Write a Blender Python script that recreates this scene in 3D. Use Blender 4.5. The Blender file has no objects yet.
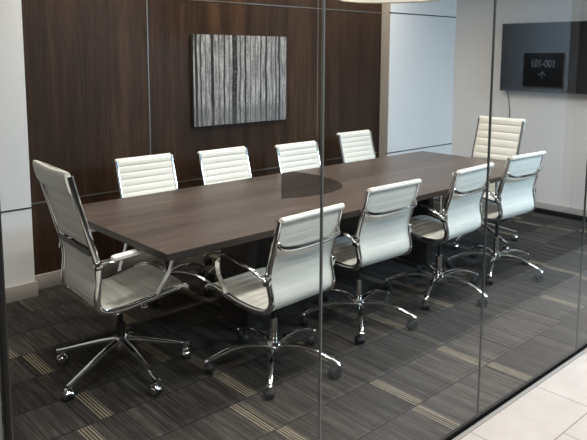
import bpy, bmesh, math, random
from mathutils import Vector, Matrix

scene = bpy.context.scene
COL = scene.collection
PI = math.pi
random.seed(4)

# ------------------------------------------------------------------ node helpers
class NT:
    def __init__(self, name):
        self.m = bpy.data.materials.new(name)
        self.m.use_nodes = True
        self.t = self.m.node_tree
        self.t.nodes.clear()
        self.out = self.t.nodes.new('ShaderNodeOutputMaterial')
    def n(self, kind, **kw):
        x = self.t.nodes.new(kind)
        for k, v in kw.items():
            setattr(x, k, v)
        return x
    def link(self, a, b):
        self.t.links.new(a, b)
    def _in(self, sock, v):
        if hasattr(v, 'is_output') or isinstance(v, bpy.types.NodeSocket):
            self.link(v, sock)
        else:
            sock.default_value = v
    def math(self, op, a, b=0.0, c=0.0):
        x = self.n('ShaderNodeMath', operation=op)
        self._in(x.inputs[0], a); self._in(x.inputs[1], b); self._in(x.inputs[2], c)
        return x.outputs[0]
    def comb(self, x, y, z):
        c = self.n('ShaderNodeCombineXYZ')
        for i, v in enumerate((x, y, z)):
            self._in(c.inputs[i], v)
        return c.outputs[0]
    def coord(self, which='Object'):
        tc = self.n('ShaderNodeTexCoord')
        s = self.n('ShaderNodeSeparateXYZ')
        self.link(tc.outputs[which], s.inputs[0])
        return s.outputs[0], s.outputs[1], s.outputs[2], tc.outputs[which]
    def noise(self, vec, scale, detail=2.0, rough=0.5, dist=0.0):
        x = self.n('ShaderNodeTexNoise')
        self.link(vec, x.inputs['Vector'])
        x.inputs['Scale'].default_value = scale
        x.inputs['Detail'].default_value = detail
        x.inputs['Roughness'].default_value = rough
        x.inputs['Distortion'].default_value = dist
        return x.outputs['Fac']
    def white(self, vec):
        x = self.n('ShaderNodeTexWhiteNoise', noise_dimensions='3D')
        self.link(vec, x.inputs['Vector'])
        return x.outputs['Value']
    def ramp(self, fac, stops, interp='LINEAR'):
        r = self.n('ShaderNodeValToRGB')
        r.color_ramp.interpolation = interp
        el = r.color_ramp.elements
        el[0].position, el[0].color = stops[0][0], (*stops[0][1], 1)
        el[1].position, el[1].color = stops[1][0], (*stops[1][1], 1)
        for p, c in stops[2:]:
            e = el.new(p); e.color = (*c, 1)
        self.link(fac, r.inputs[0])
        return r.outputs[0]
    def mix(self, fac, a, b, mode='MIX'):
        x = self.n('ShaderNodeMix', data_type='RGBA', blend_type=mode)
        self._in(x.inputs[0], fac)
        for s, v in ((x.inputs[6], a), (x.inputs[7], b)):
            if isinstance(v, tuple):
                s.default_value = (*v, 1) if len(v) == 3 else v
            else:
                self.link(v, s)
        return x.outputs[2]
    def bsdf(self, color, rough=0.5, metal=0.0, spec=0.5, bump=None, bump_s=0.2, dist=0.01, emis=None, es=0.0):
        b = self.n('ShaderNodeBsdfPrincipled')
        c = b.inputs['Base Color']
        if isinstance(color, tuple):
            c.default_value = (*color, 1)
        else:
            self.link(color, c)
        self._in(b.inputs['Roughness'], rough)
        b.inputs['Metallic'].default_value = metal
        b.inputs['Specular IOR Level'].default_value = spec
        if emis:
            b.inputs['Emission Color'].default_value = (*emis, 1)
            b.inputs['Emission Strength'].default_value = es
        if bump is not None:
            bp = self.n('ShaderNodeBump')
            bp.inputs['Strength'].default_value = bump_s
            bp.inputs['Distance'].default_value = dist
            self.link(bump, bp.inputs['Height'])
            self.link(bp.outputs[0], b.inputs['Normal'])
        self.link(b.outputs[0], self.out.inputs[0])
        return self.m

def plain(name, color, rough=0.5, metal=0.0, spec=0.5, grain=0.04, gscale=60.0, bump=0.0):
    """A procedural surface: a base colour with a faint speckle."""
    t = NT(name)
    _, _, _, v = t.coord()
    nz = t.noise(v, gscale, 3)
    lo = tuple(max(0, c * (1 - grain)) for c in color)
    hi = tuple(min(1, c * (1 + grain)) for c in color)
    return t.bsdf(t.ramp(nz, [(0.3, lo), (0.7, hi)]), rough, metal, spec, nz if bump else None, bump, 0.002)

# ------------------------------------------------------------------ materials
def mat_carpet():
    t = NT('carpet_planks')
    X, Y, Z, V = t.coord()
    U, L = 0.2868, 0.5876
    ry = t.math('DIVIDE', t.math('SUBTRACT', Y, 1.4115), U)
    row = t.math('FLOOR', ry)
    fy = t.math('FRACT', ry)
    odd = t.math('FLOORED_MODULO', row, 2.0)
    rx = t.math('DIVIDE', t.math('SUBTRACT', X, t.math('MULTIPLY_ADD', odd, L / 2, 0.556)), L)
    colm = t.math('FLOOR', rx)
    fx = t.math('FRACT', rx)
    cell = t.comb(row, colm, 0.0)
    w1 = t.white(cell)
    w4 = t.white(t.comb(row, colm, 3.1))
    # streaks running along Y
    sv = t.comb(X, t.math('MULTIPLY', Y, 0.02), t.math('MULTIPLY', w1, 13.0))
    fine = t.noise(sv, 150.0, 4, 0.75)
    broad = t.noise(sv, 22.0, 2, 0.5)
    fuzz = t.noise(V, 420.0, 2, 0.7)
    mott = t.noise(t.comb(X, t.math('MULTIPLY', Y, 0.12), w1), 60.0, 3, 0.7)
    base = t.ramp(broad, [(0.3, (0.027, 0.024, 0.0215)), (0.52, (0.041, 0.037, 0.033)), (0.74, (0.070, 0.063, 0.055))])
    base = t.mix(t.math('MULTIPLY', t.math('ABSOLUTE', t.math('SUBTRACT', fine, 0.5)), 1.4), base, (0.11, 0.10, 0.088))
    dark = t.ramp(fine, [(0.36, (0.25, 0.25, 0.25)), (0.54, (1.1, 1.1, 1.1))])
    base = t.mix(0.9, base, dark, 'MULTIPLY')
    base = t.mix(0.55, base, t.ramp(mott, [(0.35, (0.6, 0.6, 0.6)), (0.65, (1.25, 1.25, 1.25))]), 'MULTIPLY')
    base = t.mix(1.0, base, t.ramp(w4, [(0.0, (0.72, 0.72, 0.73)), (1.0, (1.22, 1.2, 1.17))]), 'MULTIPLY')
    # a band of thin pale stripes, running on from plank to plank
    sx = t.math('DIVIDE', t.math('SUBTRACT', X, 0.300), L)
    scol = t.math('FLOOR', sx)
    w2 = t.white(t.comb(scol, row, 7.3)); w3 = t.white(t.comb(scol, row, 21.7))
    pos = t.math('MULTIPLY_ADD', w2, 0.22, 0.39)
    d = t.math('MULTIPLY', t.math('SUBTRACT', t.math('FRACT', sx), pos), L)
    band = t.math('LESS_THAN', t.math('ABSOLUTE', d), 0.032)
    line = t.math('GREATER_THAN', t.math('SINE', t.math('MULTIPLY', d, 2 * PI / 0.0145)), 0.35)
    amt = t.math('MULTIPLY', t.math('MULTIPLY', band, line), t.math('MULTIPLY_ADD', t.math('GREATER_THAN', w3, 0.35), 0.46, 0.08))
    amt = t.math('MULTIPLY', amt, t.math('MULTIPLY_ADD', mott, 1.2, 0.25))
    base = t.mix(amt, base, (0.43, 0.355, 0.235))
    # seams
    ex = t.math('MULTIPLY', t.math('MINIMUM', fx, t.math('SUBTRACT', 1.0, fx)), L)
    ey = t.math('MULTIPLY', t.math('MINIMUM', fy, t.math('SUBTRACT', 1.0, fy)), U)
    seam = t.math('LESS_THAN', t.math('MINIMUM', ex, ey), 0.0036)
    base = t.mix(t.math('MULTIPLY', seam, 0.95), base, (0.012, 0.011, 0.011))
    return t.bsdf(base, 0.95, 0, 0.1, fuzz, 0.5, 0.003)

def mat_tile():
    t = NT('corridor_porcelain_tile')
    X, Y, Z, V = t.coord()
    U, L = 0.2905, 0.5810
    ry = t.math('DIVIDE', t.math('SUBTRACT', Y, 1.1416), U)
    row = t.math('FLOOR', ry); fy = t.math('FRACT', ry)
    odd = t.math('FLOORED_MODULO', row, 2.0)
    rx = t.math('DIVIDE', t.math('SUBTRACT', X, t.math('MULTIPLY_ADD', odd, 0.2905, 2.9105)), L)
    fx = t.math('FRACT', rx); colm = t.math('FLOOR', rx)
    nz = t.noise(V, 6.0, 4, 0.6)
    c = t.ramp(nz, [(0.3, (0.45, 0.395, 0.355)), (0.7, (0.51, 0.455, 0.415))])
    w = t.white(t.comb(row, colm, 0))
    c = t.mix(1.0, c, t.ramp(w, [(0, (0.95, 0.95, 0.95)), (1, (1.03, 1.03, 1.03))]), 'MULTIPLY')
    ex = t.math('MULTIPLY', t.math('MINIMUM', fx, t.math('SUBTRACT', 1.0, fx)), L)
    ey = t.math('MULTIPLY', t.math('MINIMUM', fy, t.math('SUBTRACT', 1.0, fy)), U)
    g = t.math('LESS_THAN', t.math('MINIMUM', ex, ey), 0.0016)
    c = t.mix(g, c, (0.10, 0.075, 0.055))
    return t.bsdf(c, t.math('MULTIPLY_ADD', g, 0.5, 0.4), 0, 0.4)

def mat_walnut(name, along, dark, mid, light, rough, seed=0.0, scale=1.0, spec=0.4):
    """Straight wood grain running along the given axis with some cathedral figure."""
    t = NT(name)
    X, Y, Z, V = t.coord()
    ax = {'X': (X, Y, Z), 'Z': (Z, X, Y)}[along]
    a, b, c = ax
    vec = t.comb(t.math('MULTIPLY', a, 0.045), t.math('ADD', b, seed), c)
    vec2 = t.comb(t.math('MULTIPLY', a, 0.05), t.math('ADD', b, seed), c)
    fig = t.noise(t.comb(t.math('MULTIPLY', a, 0.30), b, c), 2.6, 2, 0.5)
    rings = t.math('SINE', t.math('MULTIPLY', t.math('ADD', t.math('MULTIPLY', fig, 9.0), t.math('MULTIPLY', b, 10.0)), 7.0))
    fine = t.noise(vec, 95.0 * scale, 5, 0.75)
    broad = t.noise(vec2, 7.0 * scale, 4, 0.6)
    col = t.ramp(broad, [(0.28, dark), (0.5, mid), (0.75, light)])
    col = t.mix(t.math('MULTIPLY', t.math('MULTIPLY_ADD', rings, 0.5, 0.5), 0.22), col, dark)
    col = t.mix(0.8, col, t.ramp(fine, [(0.34, (0.45, 0.43, 0.42)), (0.6, (1.12, 1.12, 1.12))]), 'MULTIPLY')
    return t.bsdf(col, rough, 0, spec, fine, 0.08, 0.001)

def mat_glass(name, reflect):
    """Clear architectural glass: Schlick reflection over a faint green transmission."""
    t = NT(name)
    g = t.n('ShaderNodeNewGeometry')
    dp = t.n('ShaderNodeVectorMath', operation='DOT_PRODUCT')
    t.link(g.outputs['Incoming'], dp.inputs[0]); t.link(g.outputs['Normal'], dp.inputs[1])
    c = t.math('ABSOLUTE', dp.outputs['Value'])
    f = t.math('MULTIPLY_ADD', t.math('POWER', t.math('SUBTRACT', 1.0, c), 5.0), 0.965, 0.03)
    tr = t.n('ShaderNodeBsdfTransparent'); tr.inputs[0].default_value = (0.955, 0.972, 0.963, 1) if reflect else (1, 1, 1, 1)
    if not reflect:
        t.link(tr.outputs[0], t.out.inputs[0]); return t.m
    gl = t.n('ShaderNodeBsdfGlossy'); gl.inputs['Roughness'].default_value = 0.0
    gl.inputs['Color'].default_value = (1, 1, 1, 1)
    mx = t.n('ShaderNodeMixShader')
    t.link(f, mx.inputs[0]); t.link(tr.outputs[0], mx.inputs[1]); t.link(gl.outputs[0], mx.inputs[2])
    t.link(mx.outputs[0], t.out.inputs[0])
    return t.m

def mat_birch():
    """Monochrome print of bare tree trunks on canvas."""
    t = NT('birch_trunk_print')
    X, Y, Z, V = t.coord()          # object space: x -0.5..0.5 wide, z height
    wob = t.noise(t.comb(t.math('MULTIPLY', X, 3.0), 0.0, t.math('MULTIPLY', Z, 1.2)), 2.0, 2)
    u = t.math('ADD', t.math('DIVIDE', X, 0.975), t.math('MULTIPLY', t.math('SUBTRACT', wob, 0.5), 0.035))
    u = t.math('ADD', u, 0.5)
    trunks = [(0.03, .012, .03), (0.075, .006, .06), (0.12, .004, .2), (0.185, .013, .015), (0.25, .004, .10), (0.305, .007, .05),
              (0.36, .004, .2), (0.415, .026, .02), (0.475, .006, .08), (0.53, .009, .03), (0.585, .004, .16), (0.64, .004, .2),
              (0.70, .006, .05), (0.765, .010, .02), (0.83, .004, .14), (0.875, .006, .06), (0.915, .009, .025)]
    col = None
    fleck = t.noise(t.comb(t.math('MULTIPLY', X, 1.0), 0.0, t.math('MULTIPLY', Z, 0.10)), 46.0, 5, 0.8)
    fl2 = t.noise(V, 70.0, 4, 0.8)
    col = t.ramp(fleck, [(0.32, (0.05, 0.05, 0.05)), (0.46, (0.22, 0.22, 0.22)), (0.62, (0.46, 0.455, 0.45))])
    col = t.mix(0.75, col, t.ramp(fl2, [(0.35, (0.45, 0.45, 0.45)), (0.6, (1.15, 1.15, 1.15))]), 'MULTIPLY')
    for p, w, v in trunks:
        d = t.math('ABSOLUTE', t.math('SUBTRACT', u, p))
        edge = t.math('MULTIPLY_ADD', fl2, 0.014, w * 1.0 - 0.006)
        k = t.math('MULTIPLY', t.math('LESS_THAN', d, edge), 0.93)
        bark = t.mix(t.math('GREATER_THAN', fl2, 0.60), (v * .35, v * .35, v * .35), (0.25, 0.25, 0.25)) if w > .02 else (v * .5, v * .5, v * .5)
        col = t.mix(k, col, bark)
    low = t.math('MULTIPLY', t.math('LESS_THAN', t.math('ADD', Z, t.math('MULTIPLY', fleck, 0.30)), -0.06), 0.42)
    col = t.mix(low, col, (0.10, 0.10, 0.10))
    return t.bsdf(col, 0.8, 0, 0.2)

M = {}
M['carpet'] = mat_carpet()
M['tile'] = mat_tile()
M['panel'] = mat_walnut('dark_walnut_wall_panel', 'Z', (0.018, 0.0088, 0.0048), (0.042, 0.0215, 0.0115), (0.080, 0.044, 0.023), 0.5, spec=0.22)
M['table'] = mat_walnut('walnut_table_laminate', 'X', (0.055, 0.039, 0.032), (0.086, 0.063, 0.052), (0.125, 0.094, 0.079), 0.33, 3.1, 0.9, 0.5)
M['dark_reflection'] = mat_walnut('painted_dark_reflection', 'X', (0.014, 0.009, 0.007), (0.022, 0.015, 0.012), (0.030, 0.021, 0.017), 0.5, 1.7, 0.9, 0.12)
M['edge'] = plain('dark_table_edge', (0.022, 0.016, 0.013), 0.45)
M['wall'] = plain('painted_grey_white_wall', (0.76, 0.755, 0.75), 0.75, grain=0.015, gscale=30)
M['endwall'] = plain('painted_warm_grey_wall', (0.67, 0.64, 0.615), 0.8, grain=0.015, gscale=30)
M['taupe'] = plain('taupe_paint', (0.33, 0.30, 0.27), 0.6, grain=0.02)
M['ceiling'] = plain('white_ceiling_paint', (0.75, 0.74, 0.72), 0.9, grain=0.01)
M['mat'] = plain('dark_corridor_carpet', (0.03, 0.029, 0.028), 0.95, 0, 0.1, grain=0.3, gscale=200)
M['added_band'] = plain('added_taupe_band', (0.20, 0.185, 0.17), 0.5, grain=0.06)
M['lobby'] = plain('corridor_grey_wall_paint', (0.66, 0.655, 0.65), 0.8, grain=0.02)
M['lobby_dark'] = plain('corridor_dark_wall_paint', (0.10, 0.095, 0.09), 0.7, grain=0.02)
M['vinyl'] = plain('cream_white_leatherette', (0.72, 0.70, 0.63), 0.42, 0, 0.45, grain=0.02, gscale=240, bump=0.12)
M['vinyl_smooth'] = plain('white_armrest_sleeve', (0.82, 0.81, 0.77), 0.35, 0, 0.5, grain=0.01)
M['chrome'] = plain('polished_chrome', (0.80, 0.80, 0.80), 0.10, 1.0, grain=0.01)
M['brushed'] = plain('brushed_aluminium', (0.55, 0.54, 0.52), 0.32, 1.0, grain=0.05)
M['darkmetal'] = plain('dark_grey_metal', (0.035, 0.035, 0.036), 0.4, 0.6, grain=0.05)
M['reveal'] = plain('satin_metal_reveal', (0.20, 0.185, 0.165), 0.45, 0.8, grain=0.05)
M['black'] = plain('black_rubber', (0.012, 0.012, 0.012), 0.6, grain=0.05)
M['channel'] = plain('matt_black_channel', (0.006, 0.006, 0.006), 0.9, 0, 0.05, grain=0.05)
M['joint'] = plain('grey_glass_joint_sealant', (0.055, 0.06, 0.055), 0.4, grain=0.05)
M['joint2'] = plain('pale_grey_glass_joint_sealant', (0.15, 0.16, 0.15), 0.4, grain=0.05)
M['glass'] = mat_glass('clear_partition_glass', True); M['clear'] = mat_glass('clear_glass_body', False)
M['print'] = mat_birch()
M['canvas'] = plain('black_canvas_wrap', (0.02, 0.02, 0.02), 0.8)
M['screen'] = plain('black_display_glass', (0.004, 0.004, 0.005), 0.30, 0, 0.25, grain=0.02)
M['bezel'] = plain('black_plastic_bezel', (0.012, 0.012, 0.013), 0.4)
M['sign'] = plain('black_sign_panel', (0.006, 0.007, 0.007), 0.5, grain=0.03)
M['letter'] = plain('white_sign_lettering', (0.62, 0.62, 0.62), 0.6, grain=0.01)
M['shade'] = plain('cream_lamp_shade_fabric', (0.62, 0.58, 0.50), 0.8, grain=0.06, gscale=300)
_t = NT('glowing_lamp_diffuser'); _t.bsdf((0.8, 0.78, 0.72), 0.6, emis=(1.0, 0.93, 0.80), es=0.6); M['diffuser'] = _t.m
_t = NT('frosted_glass_film'); _t.bsdf(_t.ramp(_t.noise(_t.coord()[3], 40.0, 2), [(0.3, (0.16, 0.165, 0.155)), (0.7, (0.18, 0.185, 0.175))]), 0.55); M['frost'] = _t.m

# ------------------------------------------------------------------ mesh helpers
class MB:
    def __init__(self):
        self.bm = bmesh.new(); self.mats = []
    def mi(self, m):
        if m not in self.mats:
            self.mats.append(m)
        return self.mats.index(m)
    def box(self, lo, hi, m, bevel=0.0, seg=2, mtx=None):
        lo, hi = Vector(lo), Vector(hi)
        r = bmesh.ops.create_cube(self.bm, size=1.0)
        c, s = (lo + hi) / 2, hi - lo
        for v in r['verts']:
            v.co = Vector((v.co.x * s.x, v.co.y * s.y, v.co.z * s.z)) + c
        fs = set(f for v in r['verts'] for f in v.link_faces)
        if bevel:
            es = list(set(e for v in r['verts'] for e in v.link_edges))
            q = bmesh.ops.bevel(self.bm, geom=es, offset=bevel, segments=seg, affect='EDGES', profile=0.5)
            fs = set(f for f in fs if f.is_valid) | set(q['faces'])
        vs = set(v for f in fs for v in f.verts)
        if mtx:
            for v in vs:
                v.co = mtx @ v.co
        i = self.mi(m)
        for f in fs:
            f.material_index = i; f.smooth = bool(bevel)
        return self
    def loft(self, rings, m, closed=True, caps=True, smooth=True):
        i = self.mi(m)
        R = [[self.bm.verts.new(p) for p in ring] for ring in rings]
        n = len(R[0])
        for a, b in zip(R, R[1:]):
            for k in range(n if closed else n - 1):
                f = self.bm.faces.new((a[k], a[(k + 1) % n], b[(k + 1) % n], b[k]))
                f.material_index = i; f.smooth = smooth
        if caps and closed:
            for ring, rev in ((R[0], True), (R[-1], False)):
                f = self.bm.faces.new(list(reversed(ring)) if rev else ring)
                f.material_index = i; f.smooth = False
        return self
    def sweep(self, pts, w, h, m, up=Vector((1, 0, 0)), n=12, power=2.0, taper=None):
        """Oval section swept along pts; w is the size along 'up', h across it."""
        pts = [Vector(p) for p in pts]; rings = []
        for k, p in enumerate(pts):
            t = (pts[min(k + 1, len(pts) - 1)] - pts[max(k - 1, 0)]).normalized()
            a = (up - t * up.dot(t))
            if a.length < 1e-4:
                a = Vector((0, 1, 0)) - t * t.y
            a.normalize(); b = t.cross(a)
            s = taper(k / (len(pts) - 1)) if taper else 1.0
            ww, hh = (w * s, h * s) if not isinstance(s, tuple) else (w * s[0], h * s[1])
            ring = []
            for q in range(n):
                th = 2 * PI * q / n
                c, sn = math.cos(th), math.sin(th)
                e = 2.0 / power
                ring.append(p + a * (math.copysign(abs(c) ** e, c) * ww / 2) + b * (math.copysign(abs(sn) ** e, sn) * hh / 2))
            rings.append(ring)
        return self.loft(rings, m)
    def cyl(self, p0, p1, r0, r1, m, n=20):
        p0, p1 = Vector(p0), Vector(p1)
        t = (p1 - p0).normalized()
        a = t.orthogonal().normalized(); b = t.cross(a)
        rings = [[p + (a * math.cos(2 * PI * k / n) + b * math.sin(2 * PI * k / n)) * r for k in range(n)] for p, r in ((p0, r0), (p1, r1))]
        return self.loft(rings, m)
    def lathe(self, prof, m, center=(0, 0), n=28):
        cx, cy = center
        rings = [[Vector((cx + r * math.cos(2 * PI * k / n), cy + r * math.sin(2 * PI * k / n), z)) for k in range(n)] for r, z in prof]
        return self.loft(rings, m)
    def build(self, name, parent=None, loc=None, autosmooth=40):
        bmesh.ops.recalc_face_normals(self.bm, faces=self.bm.faces[:])
        me = bpy.data.meshes.new(name)
        self.bm.to_mesh(me); self.bm.free()
        for m in self.mats:
            me.materials.append(m)
        me.set_sharp_from_angle(angle=math.radians(autosmooth))
        o = bpy.data.objects.new(name, me)
        COL.objects.link(o)
        if parent: o.parent = parent
        if loc: o.location = loc
        return o

def tag(o, label=None, cat=None, group=None, kind=None):
    if label: o['label'] = label
    if cat: o['category'] = cat
    if group: o['group'] = group
    if kind: o['kind'] = kind
    return o

def root(name, loc, rz, label, cat, group=None):
    o = bpy.data.objects.new(name, None); COL.objects.link(o)
    o.location = loc; o.rotation_euler = (0, 0, rz); o.empty_display_size = 0.1
    return tag(o, label, cat, group)

def struct(name, lo, hi, m, label=None, cat=None, bevel=0.0):
    o = MB().box(lo, hi, m, bevel).build(name)
    return tag(o, label, cat, kind='structure')

def copy_tree(o, parent=None):
    c = o.copy(); COL.objects.link(c)
    if parent: c.parent = parent
    for ch in list(o.children):
        copy_tree(ch, c)
    return c

def spline(pts, per=8):
    """Catmull-Rom through 2-D or 3-D points."""
    P = [Vector(p) for p in pts]; out = []
    for i in range(len(P) - 1):
        p0, p1, p2, p3 = P[max(i - 1, 0)], P[i], P[i + 1], P[min(i + 2, len(P) - 1)]
        for k in range(per):
            t = k / per
            out.append(0.5 * ((2 * p1) + (p2 - p0) * t + (2 * p0 - 5 * p1 + 4 * p2 - p3) * t * t + (3 * p1 - p0 - 3 * p2 + p3) * t ** 3))
    out.append(P[-1])
    return out

def resample(path, step):
    d = [0.0]
    for a, b in zip(path, path[1:]):
        d.append(d[-1] + (b - a).length)
    n = max(2, int(round(d[-1] / step)))
    out = []; j = 0
    for k in range(n + 1):
        s = d[-1] * k / n
        while j < len(d) - 2 and d[j + 1] < s:
            j += 1
        f = (s - d[j]) / max(1e-9, d[j + 1] - d[j])
        out.append(path[j].lerp(path[j + 1], min(1, max(0, f))))
    return out

# ------------------------------------------------------------------ room dimensions (metres)
GY = 1.432          # glass partition
YB = 4.361          # wood wall
YC = 4.250          # face of the projecting white wall sections
XL, XC, XR, XE = -0.9, 1.567, 5.211, 6.361
CEIL = 2.75
ZS, ZU = 0.600, 2.024

# ------------------------------------------------------------------ setting
struct('floor', (XL, GY, -0.05), (XE, YB + 0.1, 0.0), M['carpet'], 'dark grey striped carpet planks inside the meeting room', 'floor')
struct('floor_corridor_carpet', (-5.0, -4.2, -0.05), (11.0, 0.5606, 0.0), M['mat'], 'dark carpet of the corridor beyond the added floor strip', 'floor')
struct('floor_corridor_added_band', (-5.0, 0.5606, -0.05), (11.0, 0.8511, 0.0), M['added_band'], 'added mid-tone floor strip between corridor tile and carpet', 'floor')  # added strip, softens the bright tile edge mirrored in the glass
struct('floor_corridor', (-5.0, 0.8511, -0.05), (11.0, GY, 0.0), M['tile'], 'pale beige porcelain tile of the corridor outside the glass', 'floor')
struct('ceiling', (-5.2, GY - 0.05, CEIL), (11.0, YB + 0.3, CEIL + 0.1), M['ceiling'], 'white ceiling of the meeting room', 'ceiling')
struct('ceiling_corridor', (-5.2, -4.4, CEIL + 0.001), (11.0, GY - 0.05, CEIL + 0.1), M['ceiling'], 'white ceiling of the corridor', 'ceiling')
struct('wall_back', (XC - 0.1, YB, 0.0), (XR + 0.1, YB + 0.2, CEIL), M['panel'], 'dark walnut panelled wall behind the table', 'wall')
# projecting painted sections, split by the same height of metal reveal as the wood wall
struct('column_left', (XL, YC, 0.0), (XC, YB + 0.2, CEIL), M['wall'], 'white painted wall section beside the walnut panels', 'wall')
o = MB()
o.box((XR + 0.002, YC, 0.0), (XE + 0.05, YB + 0.2, CEIL), M['wall']).box((XR - 0.004, YC + 0.004, 0.0), (XR + 0.002, YB + 0.1, CEIL), M['taupe'])
tag(o.build('column_right'), 'pale painted wall section between the walnut panels and the end wall', 'wall', kind='structure')
struct('wall_right', (XE, GY - 0.02, 0.0), (XE + 0.12, YB + 0.2, CEIL), M['endwall'], 'warm grey end wall carrying the television', 'wall')
struct('wall_left', (XL - 0.1, GY, 0.0), (XL, YB + 0.2, CEIL), M['endwall'], 'grey wall closing the near end of the room', 'wall')
# metal reveals
n = 0
def trim(lo, hi, m=None, label='thin satin metal reveal strip', cat='trim'):
    global n
    n += 1
    return struct('trim_%d' % n, lo, hi, m or M['reveal'], label, cat)
for x in (2.522, 4.299):
    trim((x - 0.005, YB - 0.003, 0.10), (x + 0.005, YB + 0.01, CEIL), label='vertical metal reveal strip in the walnut wall')
trim((XC, YB - 0.004, ZS - 0.005), (XR - 0.004, YB + 0.01, ZS + 0.005), label='low horizontal metal reveal strip across the walnut wall')
trim((XC, YB - 0.004, ZU - 0.005), (XR - 0.004, YB + 0.01, ZU + 0.005), label='high horizontal metal reveal strip across the walnut wall')
trim((XL, YC - 0.002, ZS - 0.005), (XC + 0.002, YC + 0.01, ZS + 0.005), M['darkmetal'], 'dark horizontal reveal in the white wall section by the headrest chair')
trim((XR - 0.006, YC - 0.002, ZS - 0.005), (XE, YC + 0.01, ZS + 0.005), M['darkmetal'], 'low dark reveal in the pale wall section by the end wall')
trim((XR - 0.006, YC - 0.002, ZU - 0.005), (XE, YC + 0.01, ZU + 0.005), M['darkmetal'], 'high dark reveal in the pale wall section by the end wall')
# baseboards
struct('baseboard_back', (XC, YB - 0.016, 0), (XR - 0.004, YB, 0.102), M['taupe'], 'taupe baseboard under the walnut wall', 'baseboard', 0.002)
struct('baseboard_left', (XL, YC - 0.018, 0), (XC + 0.012, YC, 0.102), M['taupe'], 'taupe baseboard under the white wall section', 'baseboard', 0.002)
struct('baseboard_corner', (XR - 0.012, YC - 0.018, 0), (XE - 0.016, YC, 0.102), M['taupe'], 'taupe baseboard under the pale wall section', 'baseboard', 0.002)
o = MB().box((XE - 0.016, 2.635, 0), (XE, YC, 0.102), M['taupe'], 0.002).box((XE - 0.016, GY, 0), (XE, 2.632, 0.102), M['taupe'], 0.002)
tag(o.build('baseboard_right'), 'taupe baseboard along the end wall', 'baseboard', kind='structure')
trim((XE - 0.075, GY + 0.03, 0.0), (XE - 0.016, YC - 0.018, 0.040), M['channel'], 'low black plinth strip along the foot of the end wall')

# glass partition
joints = [0.455, 1.4405, 2.4243, 3.392, 4.36, 5.33, XE]
G0, G1 = GY, GY + 0.010
k = 0
where = ['beside the dark mullion', 'second from the dark mullion', 'third from the dark mullion', 'fourth from the dark mullion', 'fifth from the dark mullion', 'meeting the end wall']
for a, b in zip(joints, joints[1:]):
    k += 1
    pane = MB().box((a + 0.003, G0, 0.022), (b - 0.003, G1, CEIL), M['clear'])
    gi = pane.mi(M['glass'])
    for f in pane.bm.faces:
        if f.calc_center_median().y < G0 + 1e-4:
            f.material_index = gi
    tag(pane.build('window_%d' % k), 'full height clear glass pane of the partition, ' + where[k - 1], 'glass pane', kind='structure')
for x in joints[1:-1]:
    trim((x - 0.003, G0 + 0.0005, 0.022), (x + 0.003, G1 - 0.0005, CEIL), M['joint2'] if x < 2 else M['joint'], 'thin dark sealed joint between two glass panes')
trim((0.463, GY - 0.003, 0.0), (XE, GY + 0.018, 0.022), M['channel'], 'black channel along the foot of the glass')
trim((0.463, GY - 0.021, 0.0), (XE, GY - 0.003, 0.005), M['taupe'], 'slim metal edge between the corridor tile and the black channel')
# frame post and glazed door beside it
o = MB().box((0.4485, GY - 0.004, 0), (0.4600, GY + 0.016, CEIL), M['black'], 0.002)
o.box((0.4600, GY - 0.002, 0), (0.4625, GY + 0.012, CEIL), M['brushed'])
tag(o.build('trim_%d' % (n + 1)), 'dark upright mullion where the glass partition begins', 'mullion', kind='structure'); n += 1
d = root('door_1', (XL, GY, 0), 0, 'frosted glass door beside the dark mullion', 'door'); d['kind'] = 'structure'
MB().box((0.02, 0.0, 0.02), (0.4415 - XL, 0.012, 1.02), M['frost'], 0.002).build('door_panel', d)
MB().box((0.02, 0.0, 1.021), (0.4415 - XL, 0.012, 2.45), M['glass']).build('door_glass', d)
MB().box((0.0, -0.01, 0.0), (0.4415 - XL, 0.022, 0.02), M['darkmetal']).build('door_rail', d)
struct('wall_left_transom', (XL, GY - 0.02, 2.46), (0.4475, GY + 0.03, CEIL), M['darkmetal'], 'dark header above the glazed door', 'wall')

# corridor shell, seen only mirrored in the glass
PX = 6.52
struct('wall_corridor_right', (PX, -4.2, 0), (PX + 0.2, -0.15, CEIL), M['lobby'], 'grey corridor pier carrying the room number sign', 'wall')
struct('wall_corridor_end', (10.9, -4.2, 0), (11.0, GY, CEIL), M['lobby'], 'far end wall of the corridor', 'wall')
struct('wall_corridor_room_side', (XE + 0.12, GY, 0), (10.9, GY + 0.12, CEIL), M['endwall'], 'corridor wall beyond the meeting room', 'wall')
struct('wall_corridor_front', (-5.0, -4.3, 0), (11.0, -4.2, CEIL), M['lobby_dark'], 'dark wall across the corridor facing the glass', 'wall')
struct('wall_corridor_left', (-5.1, -4.3, 0), (-5.0, GY, CEIL), M['lobby_dark'], 'dark wall closing the near end of the corridor', 'wall')
struct('wall_corridor_side', (-5.0, GY, 0), (XL - 0.1, GY + 0.1, CEIL), M['lobby'], 'grey corridor wall before the glazed door', 'wall')

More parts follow.
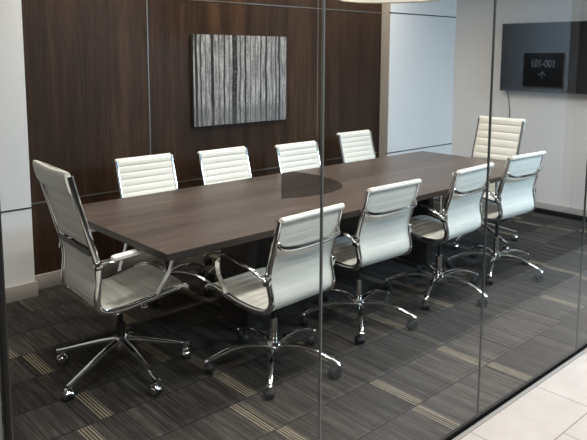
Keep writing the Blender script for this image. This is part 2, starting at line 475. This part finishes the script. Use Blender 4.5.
# room number sign on the corridor pier; it shows mirrored in the glass over the television
SY, SZ, SW, SH = -0.415, 1.46, 0.425, 0.345
s = root('room_sign', (PX, SY, SZ), 0, 'square black sign with white room numbers and an upward arrow, mirrored in the glass', 'sign')
MB().box((-0.018, -SW / 2, -SH / 2), (0, SW / 2, SH / 2), M['sign'], 0.002).build('sign_panel', s)
cu = bpy.data.curves.new('numbers', 'FONT')
cu.body = '100-103'; cu.size = 0.105; cu.align_x = 'CENTER'; cu.align_y = 'CENTER'; cu.extrude = 0.0012; cu.offset = 0.003
tmp = bpy.data.objects.new('tmp_numbers', cu); COL.objects.link(tmp)
bpy.context.view_layer.update()
me = bpy.data.meshes.new_from_object(tmp.evaluated_get(bpy.context.evaluated_depsgraph_get()))
bpy.data.objects.remove(tmp)
xs = [v.co.x for v in me.vertices]; w = max(xs) - min(xs); cx = (max(xs) + min(xs)) / 2
for v in me.vertices:       # text plane: x -> world -Y, y -> world Z, facing -X
    x, y, z = (v.co.x - cx) * 0.250 / w, v.co.y, v.co.z
    v.co = Vector((-0.0195 - z, -x, y))
me.materials.clear(); me.materials.append(M['letter'])
me.flip_normals() if hasattr(me, 'flip_normals') else None
lt = bpy.data.objects.new('room_numbers', me); COL.objects.link(lt); lt.parent = s; lt.location = (0, 0.0, 0.060)
ar = MB()
def bar2(a, b, wd):
    a, b = Vector((0, *a)), Vector((0, *b)); t = (b - a).normalized(); nn = Vector((0, -t.z, t.y)) * wd / 2
    ar.loft([[a + nn + Vector((-0.0185, 0, 0)), a - nn + Vector((-0.0185, 0, 0)), a - nn + Vector((-0.0205, 0, 0)), a + nn + Vector((-0.0205, 0, 0))],
             [b + nn + Vector((-0.0185, 0, 0)), b - nn + Vector((-0.0185, 0, 0)), b - nn + Vector((-0.0205, 0, 0)), b + nn + Vector((-0.0205, 0, 0))]], M['letter'], smooth=False)
bar2((0, -0.105), (0, -0.025), 0.010)
bar2((0.002, -0.022), (-0.040, -0.066), 0.010)
bar2((-0.002, -0.022), (0.040, -0.066), 0.010)
ar.build('arrow', s)

# ------------------------------------------------------------------ table
TX0, TX1, TY0, TY1, TZ = 1.4533, 4.8337, 2.3955, 3.5417, 0.74
t = root('conference_table', ((TX0 + TX1) / 2, (TY0 + TY1) / 2, 0), 0, 'long rectangular dark walnut conference table in the middle of the room', 'table')
hx, hy = (TX1 - TX0) / 2, (TY1 - TY0) / 2
o = MB().box((-hx, -hy, TZ - 0.034), (hx, hy, TZ - 0.0015), M['edge'], 0.0015, 1)
o.box((-hx + 0.0005, -hy + 0.0005, TZ - 0.0015), (hx - 0.0005, hy - 0.0005, TZ), M['table'])
o.build('tabletop', t)
for sx in (-0.86, 0.86):
    o = MB().box((sx - 0.035, -0.13, 0.025), (sx + 0.035, 0.13, TZ - 0.034), M['edge'], 0.003)
    o.box((sx - 0.07, -0.15, 0.0), (sx + 0.07, 0.15, 0.025), M['edge'], 0.004)
    o.build('pedestal', t)
MB().box((-0.82, -0.012, 0.30), (0.82, 0.012, TZ - 0.06), M['edge'], 0.002).build('modesty_panel', t)
# dark round-ended reflection, painted as a thin piece on the top
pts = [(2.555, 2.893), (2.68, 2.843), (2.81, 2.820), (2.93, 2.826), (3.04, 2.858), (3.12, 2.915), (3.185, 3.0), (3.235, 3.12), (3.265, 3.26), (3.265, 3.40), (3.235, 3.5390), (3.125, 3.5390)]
bmi = MB(); mi = bmi.mi(M['dark_reflection'])
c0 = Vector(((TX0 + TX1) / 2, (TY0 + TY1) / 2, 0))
bmi.loft([[Vector((x, y, TZ - 0.0005)) - c0 for x, y in pts], [Vector((x, y, TZ + 0.0006)) - c0 for x, y in pts]], M['dark_reflection'], smooth=False)
il = bmi.build('dark_reflection', t); il['label'] = 'dark round-ended reflection painted on the tabletop'

# ------------------------------------------------------------------ chairs
def path3(yz, x=0.0):
    return [Vector((x, p[0], p[1])) for p in yz]

def sling(path, width, pitch, depth, m, back_thick=0.007, phase=0.0, round_ends=True, seam_depth=0.0015):
    """Ribbed upholstered strip along a (y,z) path, padded on the inner side."""
    pts = resample(path, pitch / 14.0)
    nW = 10; b = MB()
    n_ = len(pts); front = []; rear = []
    s = 0.0
    for k, p in enumerate(pts):
        if k: s += (p - pts[k - 1]).length
        a = pts[max(k - 1, 0)]; c = pts[min(k + 1, n_ - 1)]
        tg = (c - a).normalized()
        nrm = Vector((-tg.y, tg.x))          # path runs top -> seat front: the padded side
        if nrm.x < 0 and abs(nrm.x) > abs(nrm.y): nrm = -nrm
        if abs(nrm.y) >= abs(nrm.x) and nrm.y < 0: nrm = -nrm
        rib = abs(math.sin(PI * (s / pitch + phase))) ** 0.26
        seam = seam_depth * (1 - abs(math.sin(PI * (s / pitch + phase))) ** 0.25)
        endf = 1.0
        if round_ends:
            e = min(k, n_ - 1 - k) / 6.0
            endf = math.sqrt(max(0.0, 1 - (1 - min(1, e)) ** 2)) if e < 1 else 1.0
        fr, rr = [], []
        for q in range(nW + 1):
            u = q / nW * 2 - 1
            ed = (1 - abs(u) ** 6)
            hgt = depth * (0.35 + 0.65 * rib) * (0.35 + 0.65 * ed) * max(0.12, endf)
            fr.append(Vector((u * width / 2, p.x + nrm.x * hgt, p.y + nrm.y * hgt)))
            bk = -(back_thick - seam) * max(0.12, endf) * (0.5 + 0.5 * ed)
            rr.append(Vector((u * width / 2, p.x + nrm.x * bk, p.y + nrm.y * bk)))
        front.append(fr); rear.append(rr)
    rings = [f + list(reversed(r)) for f, r in zip(front, rear)]
    b.loft(rings, m)
    return b

def star_base(parent, r, phase, high):
    hub = MB()
    if high:
        hub.lathe([(0.012, 0.118), (0.034, 0.120), (0.040, 0.135), (0.036, 0.172), (0.030, 0.187), (0.012, 0.188)], M['chrome'])
    else:
        hub.lathe([(0.012, 0.082), (0.036, 0.084), (0.044, 0.098), (0.040, 0.125), (0.032, 0.142), (0.012, 0.143)], M['chrome'])
    hub.build('hub', parent)
    cx = MB()
    cx.cyl((0, 0, 0.14), (0, 0, 0.265), 0.023, 0.021, M['darkmetal'] if high else M['chrome'])
    cx.cyl((0, 0, 0.265), (0, 0, 0.380), 0.013, 0.013, M['darkmetal'])
    cx.build('gas_column', parent)
    for q in range(5):
        a = math.radians(phase + 72 * q)
        d = Vector((math.cos(a), math.sin(a), 0)); side = Vector((-d.y, d.x, 0))
        lg = MB()
        if high:
            prof = [(0.026, 0.165), (0.10, 0.148), (0.20, 0.118), (0.29, 0.090), (r - 0.01, 0.077), (r + 0.012, 0.075)]
            tp = lambda f: (1.0 - 0.42 * f, 1.0 - 0.45 * f)
            w0, h0 = 0.036, 0.030
        else:
            prof = [(0.030, 0.112), (0.08, 0.126), (0.15, 0.130), (0.22, 0.122), (0.28, 0.102), (r - 0.005, 0.080), (r + 0.012, 0.066)]
            tp = lambda f: (1.0 - 0.30 * f + (0.22 if f > 0.88 else 0), 1.0 - 0.35 * f + (0.35 if f > 0.88 else 0))
            w0, h0 = 0.036, 0.026
        lg.sweep([d * x + Vector((0, 0, z)) for x, z in spline([Vector((x, z)) for x, z in prof], 5)], w0, h0, M['chrome'], up=side, n=10, power=2.6, taper=tp)
        lo = lg.build('leg', parent)
        cs = MB(); c = d * r
        cs.cyl(c + Vector((0, 0, 0.052)), c + Vector((0, 0, 0.076)), 0.008, 0.008, M['chrome'], 10)
        ang = a + (1.1 if q % 2 else 0.35)
        fw = Vector((math.cos(ang), math.sin(ang), 0)); ax = Vector((-fw.y, fw.x, 0))
        wc = c - fw * 0.014 + Vector((0, 0, 0.026))
        for sgn in (-1, 1):
            cs.cyl(wc + ax * 0.006 * sgn, wc + ax * 0.021 * sgn, 0.026, 0.026, M['black'], 18)
            if high:
                cs.cyl(wc + ax * 0.0212 * sgn, wc + ax * 0.0235 * sgn, 0.020, 0.017, M['chrome'], 18)
        hood = [wc + fw * (0.0285 * math.cos(tt)) + Vector((0, 0, 0.0285 * math.sin(tt))) for tt in [math.radians(x) for x in range(15, 200, 15)]]
        cs.sweep(hood, 0.036 if high else 0.024, 0.005, M['chrome'] if high else M['black'], up=ax, n=8, power=4)
        cs.build('caster', lo)

def mechanism(parent, high):
    dz = -0.015 if high else -0.010
    b = MB().box((-0.07, -0.09, 0.345), (0.07, 0.08, 0.405 + dz), M['darkmetal'], 0.008)
    b.box((-0.19, -0.075, 0.398 + dz), (0.19, -0.055, 0.412 + dz), M['darkmetal'], 0.004)
    b.box((-0.19, 0.055, 0.398 + dz), (0.19, 0.075, 0.412 + dz), M['darkmetal'], 0.004)
    me_ = b.build('tilt_mechanism', parent)
    l = MB().cyl((0.07, 0.03, 0.388), (0.19, 0.04, 0.385), 0.004, 0.004, M['chrome'], 8)
    l.box((0.185, 0.025, 0.378), (0.225, 0.055, 0.392), M['chrome'], 0.004)
    l.build('height_lever', me_)

def rails(parent, yz, x, m=None, extend=0.0):
    for sgn in (-1, 1):
        b = MB()
        b.sweep([Vector((sgn * x, p.x, p.y)) for p in yz], 0.020, 0.032, M['chrome'], n=12, power=3.0)
        b.build('side_rail', parent)

MIDP = [(-.258, .876), (-.241, .80), (-.219, .72), (-.198, .65), (-.187, .60), (-.190, .55), (-.203, .50), (-.207, .462), (-.192, .430), (-.152, .410), (-.08, .403), (.02, .408), (.12, .424), (.20, .437), (.247, .435), (.268, .42)]
HIP = [(-.302, 1.085), (-.276, .975), (-.243, .855), (-.217, .760), (-.198, .690), (-.186, .630), (-.184, .570), (-.190, .510), (-.192, .455), (-.178, .420), (-.135, .400), (-.07, .398), (.02, .408), (.12, .424), (.20, .438), (.255, .440), (.280, .426)]

def make_mid(phase):
    r = root('conference_chair', (0, 0, 0), 0, 'x', 'chair')
    full = [Vector((p.x, p.y)) for p in spline([Vector(p) for p in MIDP], 8)]
    # split at the bottom of the back
    cut = min(range(len(full)), key=lambda i: (full[i] - Vector((-.192, .430))).length)
    back, seat = full[:cut + 1], full[cut:]
    sling(back, 0.436, 0.046, 0.013, M['vinyl']).build('backrest', r)
    sling(seat, 0.412, 0.046, 0.013, M['vinyl']).build('seat', r)
    tp = full[0]
    roll = MB()
    roll.sweep([Vector((x, tp.x - 0.013, tp.y - 0.006)) for x in (-0.216, -0.212, -0.195, 0, 0.195, 0.212, 0.216)], 0.031, 0.030, M['vinyl'], up=Vector((0, 0, 1)), n=14,
               taper=lambda f: 0.72 if f in (0.0, 1.0) else 1.0)
    roll.build('top_roll', r)
    rails(r, full[1:], 0.216)
    # bowed chrome brace behind the upper back
    j = min(range(len(full)), key=lambda i: abs(full[i].y - 0.735) + (0 if full[i].x < -.13 else 9))
    py, pz = full[j].x, full[j].y
    br = MB()
    pth = spline([Vector((-0.209, py - 0.006, pz + 0.030)), Vector((-0.208, py - 0.022, pz + 0.012)), Vector((-0.192, py - 0.042, pz - 0.002)), Vector((-0.12, py - 0.056, pz - 0.010)), Vector((0, py - 0.060, pz - 0.011)),
                  Vector((0.12, py - 0.056, pz - 0.010)), Vector((0.192, py - 0.042, pz - 0.002)), Vector((0.208, py - 0.022, pz + 0.012)), Vector((0.209, py - 0.006, pz + 0.030))], 5)
    br.sweep(pth, 0.026, 0.011, M['chrome'], up=Vector((0, 0, 1)), n=10, power=2.6)
    br.build('back_brace', r)
    for sgn in (-1, 1):
        a = MB(); X = sgn * 0.262
        pth = spline([Vector((sgn * 0.219, -0.190, 0.570)), Vector((sgn * 0.240, -0.172, 0.588)), Vector((X, -0.125, 0.620)), Vector((X, -0.03, 0.640)), Vector((X, 0.04, 0.650)), Vector((X, 0.095, 0.641)),
                      Vector((X, 0.130, 0.605)), Vector((X - sgn * 0.010, 0.135, 0.54)), Vector((sgn * 0.232, 0.120, 0.47)), Vector((sgn * 0.221, 0.112, 0.424))], 6)
        a.sweep(pth, 0.030, 0.011, M['chrome'], up=Vector((1, 0, 0)), n=10, power=2.6)
        a.box((sgn * 0.226 - 0.010, -0.212, 0.545), (sgn * 0.226 + 0.010, -0.168, 0.597), M['chrome'], 0.005)
        a.build('armrest', r)
    mechanism(r, False)
    star_base(r, 0.338, phase, False)
    return r

def make_high(phase):
    r = root('executive_chair', (0, 0, 0), 0, 'x', 'chair')
    full = [Vector((p.x, p.y)) for p in spline([Vector(p) for p in HIP], 8)]
    def near(y, z): return min(range(len(full)), key=lambda i: (full[i] - Vector((y, z))).length)
    i1, i2, i3 = near(-.205, .718), near(-.193, .670), near(-.192, .440)
    sling(full[:i1 + 1], 0.426, 0.066, 0.016, M['vinyl'], seam_depth=0.0045).build('backrest', r)
    sling(full[i2:i3 + 1], 0.405, 0.066, 0.014, M['vinyl'], seam_depth=0.0045).build('lower_backrest', r)
    sling(full[i3:], 0.405, 0.066, 0.018, M['vinyl']).build('seat', r)
    bar = MB().sweep([Vector((x, full[i1].x - 0.012, 0.696)) for x in (-0.205, -0.1, 0, 0.1, 0.205)], 0.030, 0.006, M['darkmetal'], up=Vector((0, 0, 1)), n=8, power=4)
    bar.build('lumbar_bar', r)
    # folded headrest sleeve over the top of the rails
    hd = []
    topp, lowp = full[0], full[near(-.276, .975)]
    ax = (topp - lowp).normalized(); pn = Vector((ax.y, -ax.x))   # pn points to the front
    for u in range(15):
        x = -0.217 + 0.434 * u / 14
        sag = -0.010 * (1 - (2 * u / 14 - 1) ** 2)
        e = 1.0 if 0 < u < 14 else 0.80
        ring = []
        for q in range(20):
            th = 2 * PI * q / 20
            c, s = math.cos(th), math.sin(th)
            al = math.copysign(abs(s) ** 0.72, s) * (topp - lowp).length * 0.5 * (1 if e == 1 else 0.94)
            wd = math.copysign(abs(c) ** 0.8, c) * 0.016 * e
            cc = (topp + lowp) / 2 + ax * (0.008 + sag)
            p = cc + ax * al + pn * (wd - 0.012)
            ring.append(Vector((x, p.x, p.y)))
        hd.append(ring)
    MB().loft(hd, M['vinyl']).build('headrest', r)
    rails(r, full[2:], 0.211)
    for sgn in (-1, 1):
        a = MB(); X = sgn * 0.262
        pth = spline([Vector((sgn * 0.219, -0.186, 0.640)), Vector((sgn * 0.240, -0.165, 0.650)), Vector((X, -0.12, 0.662)), Vector((X, -0.04, 0.666)), Vector((X, 0.06, 0.676)), Vector((X, 0.130, 0.668)),
                      Vector((X, 0.170, 0.630)), Vector((X - sgn * 0.010, 0.165, 0.56)), Vector((sgn * 0.232, 0.125, 0.47)), Vector((sgn * 0.221, 0.105, 0.424))], 6)
        a.sweep(pth, 0.030, 0.011, M['chrome'], up=Vector((1, 0, 0)), n=10, power=2.6)
        a.box((sgn * 0.226 - 0.012, -0.206, 0.618), (sgn * 0.226 + 0.012, -0.164, 0.654), M['black'], 0.005)
        ao = a.build('armrest', r)
        p = MB()
        pp = spline([Vector((X, -0.135, 0.672)), Vector((X, -0.04, 0.679)), Vector((X, 0.06, 0.689)), Vector((X, 0.105, 0.688))], 5)
        p.sweep(pp, 0.046, 0.027, M['vinyl_smooth'], up=Vector((1, 0, 0)), n=12, power=2.8, taper=lambda f: 0.8 if f < .02 or f > .98 else 1.0)
        po = p.build('arm_pad', ao); po['label'] = 'white arm pad'
    mechanism(r, True)
    star_base(r, 0.345, phase, True)
    return r

def place(c, x, y, face, label, group):
    """face: direction the sitter looks, degrees from +X."""
    c.location = (x, y, 0); c.rotation_euler = (0, 0, math.radians(face - 90))
    c['label'] = label; c['group'] = group

def rephase(c, phase, shift=(0, 0), lift=0.0):
    """Turn the star base under the seat: rotate its hub and legs as children."""
    for ch in c.children:
        if ch.name.split('.')[0] in ('leg', 'hub'):
            ch.rotation_euler = (0, 0, math.radians(phase))
        if ch.name.split('.')[0] in ('leg', 'hub', 'gas_column'):
            ch.location = (shift[0], shift[1], 0)
        else:
            ch.location = (0, 0, lift)

HG, MG = 'white high-back chairs at the table ends', 'white mid-back chairs along the table sides'
hi = make_high(0); hi2 = copy_tree(hi)
place(hi, 1.497, 2.945, -3.5, 'white high-back chair with folded headrest and padded arms, its back to the white wall section', HG); rephase(hi, 127 - (-3.5 - 90), (0.030, -0.005))
place(hi2, 4.90, 2.975, 180, 'white ribbed high-back chair at the far table end before the television wall', HG); rephase(hi2, 20, (0, 0), -0.022)
mid = make_mid(0)
front = [(2.095, 2.43, 93.5, 82, (0, 0), -0.012, 'white mid-back chair seen from behind, first on the glass side from the headrest chair'),
         (2.855, 2.530, 88.5, 81, (0, 0), 0.006, 'white mid-back chair seen from behind, second on the glass side from the headrest chair'),
         (3.61, 2.505, 93, 58, (0, -0.025), 0.018, 'white mid-back chair seen from behind, third on the glass side from the headrest chair'),
         (4.32, 2.51, 87, 60, (0, -0.045), 0.032, 'white mid-back chair seen from behind, last on the glass side towards the television')]
back = [(2.287, 3.78, 270, 10, (0, 0), 0.008, 'white mid-back chair by the walnut wall, first of its row from the headrest chair'),
        (2.915, 3.71, 270, 40, (0, 0), 0.008, 'white mid-back chair by the walnut wall, standing under the birch picture'),
        (3.565, 3.59, 270, 25, (0, 0), 0.008, 'white mid-back chair by the walnut wall, third of its row from the headrest chair'),
        (4.52, 3.83, 270, 60, (0, 0), 0.008, 'white mid-back chair by the walnut wall, last of its row towards the pale wall section')]
for i, (x, y, f, ph, sh_, up_, lab) in enumerate(front + back):
    c = mid if i == 0 else copy_tree(mid)
    place(c, x, y, f, lab, MG); rephase(c, ph - (f - 90), sh_, up_)

# ------------------------------------------------------------------ wall pieces
a = root('canvas_picture', (3.386, YB, 1.394), 0, 'square black and white canvas of bare tree trunks on the walnut wall', 'picture')
MB().box((-0.486, -0.036, -0.363), (0.486, -0.001, 0.363), M['canvas'], 0.003).build('canvas_wrap', a)
MB().box((-0.4875, -0.0385, -0.3635), (0.4875, -0.0355, 0.3635), M['print'], 0.001, 1).build('print', a)

tv = root('television', (XE, 3.015, 1.584), 0, 'large dark flat television mounted on the warm grey end wall', 'television')
MB().box((-0.085, -0.612, -0.347), (-0.040, 0.612, 0.347), M['bezel'], 0.004).build('casing', tv)
MB().box((-0.087, -0.603, -0.335), (-0.0845, 0.603, 0.339), M['screen'], 0.0005, 1).build('screen', tv)
MB().box((-0.040, -0.20, -0.15), (-0.001, 0.20, 0.15), M['darkmetal'], 0.003).build('wall_bracket', tv)
cb = MB().sweep(spline([Vector((XE - 0.045, 3.565, 1.245)), Vector((XE - 0.012, 3.563, 1.18)), Vector((XE - 0.006, 3.552, 1.08)), Vector((XE - 0.006, 3.540, 0.95)), Vector((XE - 0.020, 3.540, 0.40)), Vector((XE - 0.024, 3.540, 0.004))], 6), 0.007, 0.007, M['black'], n=8)
tag(cb.build('television_cable'), 'thin black cable hanging below the television behind the far high-back chair', 'cable')

pd = root('pendant_lamp', (3.62, 2.97, 1.985), 0, 'wide round cream drum pendant lamp hanging over the table at the top edge', 'lamp')
sh = MB()
Nn = 56
sh.loft([[Vector((r_ * math.cos(2 * PI * k / Nn), r_ * math.sin(2 * PI * k / Nn), z_)) for k in range(Nn)] for r_, z_ in ((0.351, 0.004), (0.355, 0.0), (0.358, 0.004), (0.358, 0.262), (0.353, 0.262), (0.351, 0.255))], M['shade'], caps=False)
sh.build('lamp_shade', pd)
MB().lathe([(0.001, 0.012), (0.349, 0.012), (0.349, 0.018), (0.001, 0.018)], M['diffuser'], n=Nn).build('diffuser', pd)
MB().cyl((0, 0, 0.018), (0, 0, CEIL - 1.985 - 0.02), 0.004, 0.004, M['darkmetal'], 10).build('cord', pd)
MB().lathe([(0.001, CEIL - 1.985 - 0.025), (0.055, CEIL - 1.985 - 0.025), (0.06, CEIL - 1.985), (0.001, CEIL - 1.985)], M['darkmetal']).build('ceiling_rose', pd)

# ------------------------------------------------------------------ light
def area(name, loc, size, power, color, rot=(0, 0, 0), spread=180):
    l = bpy.data.lights.new(name, 'AREA'); l.shape = 'RECTANGLE'; l.size, l.size_y = size
    l.energy = power; l.color = color; l.spread = math.radians(spread)
    o_ = bpy.data.objects.new(name, l); COL.objects.link(o_)
    o_.location = loc; o_.rotation_euler = rot
    return o_
WARM, NEUT, COOL = (1.0, 0.90, 0.78), (1.0, 0.965, 0.92), (0.48, 0.74, 1.0)
# downlights of the room (recessed in the ceiling)
for x in (2.0, 3.1, 4.3):
    area('ceiling_downlight', (x, 2.97, CEIL - 0.02), (0.5, 0.5), 13, NEUT, spread=140)
for x in (0.9, 2.0, 3.1, 4.2, 5.3):  # added fill lights that brighten the carpet beside the glass
    area('glass_side_fill', (x, 1.78, CEIL - 0.02), (0.22, 0.22), 9, NEUT, spread=110)
for x in (2.05, 3.4, 4.75):
    area('wall_wash_light', (x, 3.95, CEIL - 0.02), (0.25, 0.15), 14, WARM, (math.radians(8), 0, 0), 150)
# corridor ceiling panels
for x in (-0.5, 1.7, 3.9, 8.5):
    area('corridor_ceiling_light', (x, 0.15, CEIL - 0.02), (1.2, 0.6), 38, NEUT)
# cool daylight from a clerestory further along the corridor
area('corridor_clerestory', (5.3, -1.1, 2.66), (1.3, 0.8), 130, COOL, (math.radians(50), 0, math.radians(4)), 115)

w_ = bpy.data.worlds.new('World'); scene.world = w_; w_.use_nodes = True
bgn = w_.node_tree.nodes.get('Background') or w_.node_tree.nodes.new('ShaderNodeBackground')
bgn.inputs[0].default_value = (0.6, 0.65, 0.7, 1); bgn.inputs[1].default_value = 0.05

# ------------------------------------------------------------------ camera
cam = bpy.data.cameras.new('camera'); co = bpy.data.objects.new('camera', cam); COL.objects.link(co)
Rv, Uv, Fv = Vector((0.73735516, -0.67549432, 0.00384532)), Vector((0.08466712, 0.09806544, 0.99157181)), Vector((0.67017822, 0.73081502, -0.12950121))
m3 = Matrix((Rv, Uv, -Fv)).transposed()
co.matrix_world = Matrix.Translation((0, 0, 1.6)) @ m3.to_4x4()
cam.sensor_fit = 'HORIZONTAL'; cam.sensor_width = 36.0
cam.lens = 653.346 / 587 * 36
cam.shift_y = -(220 - 140.28) / 587
cam.clip_start = 0.05
scene.camera = co
scene.view_settings.view_transform = 'Standard'
scene.view_settings.look = 'None'
scene.view_settings.gamma = 1.0
scene.view_settings.exposure = 0.0
try:
    scene.view_settings.use_curve_mapping = False
    scene.cycles.use_denoising = True
    scene.cycles.max_bounces = 10
    scene.cycles.transparent_max_bounces = 16
except Exception:
    pass
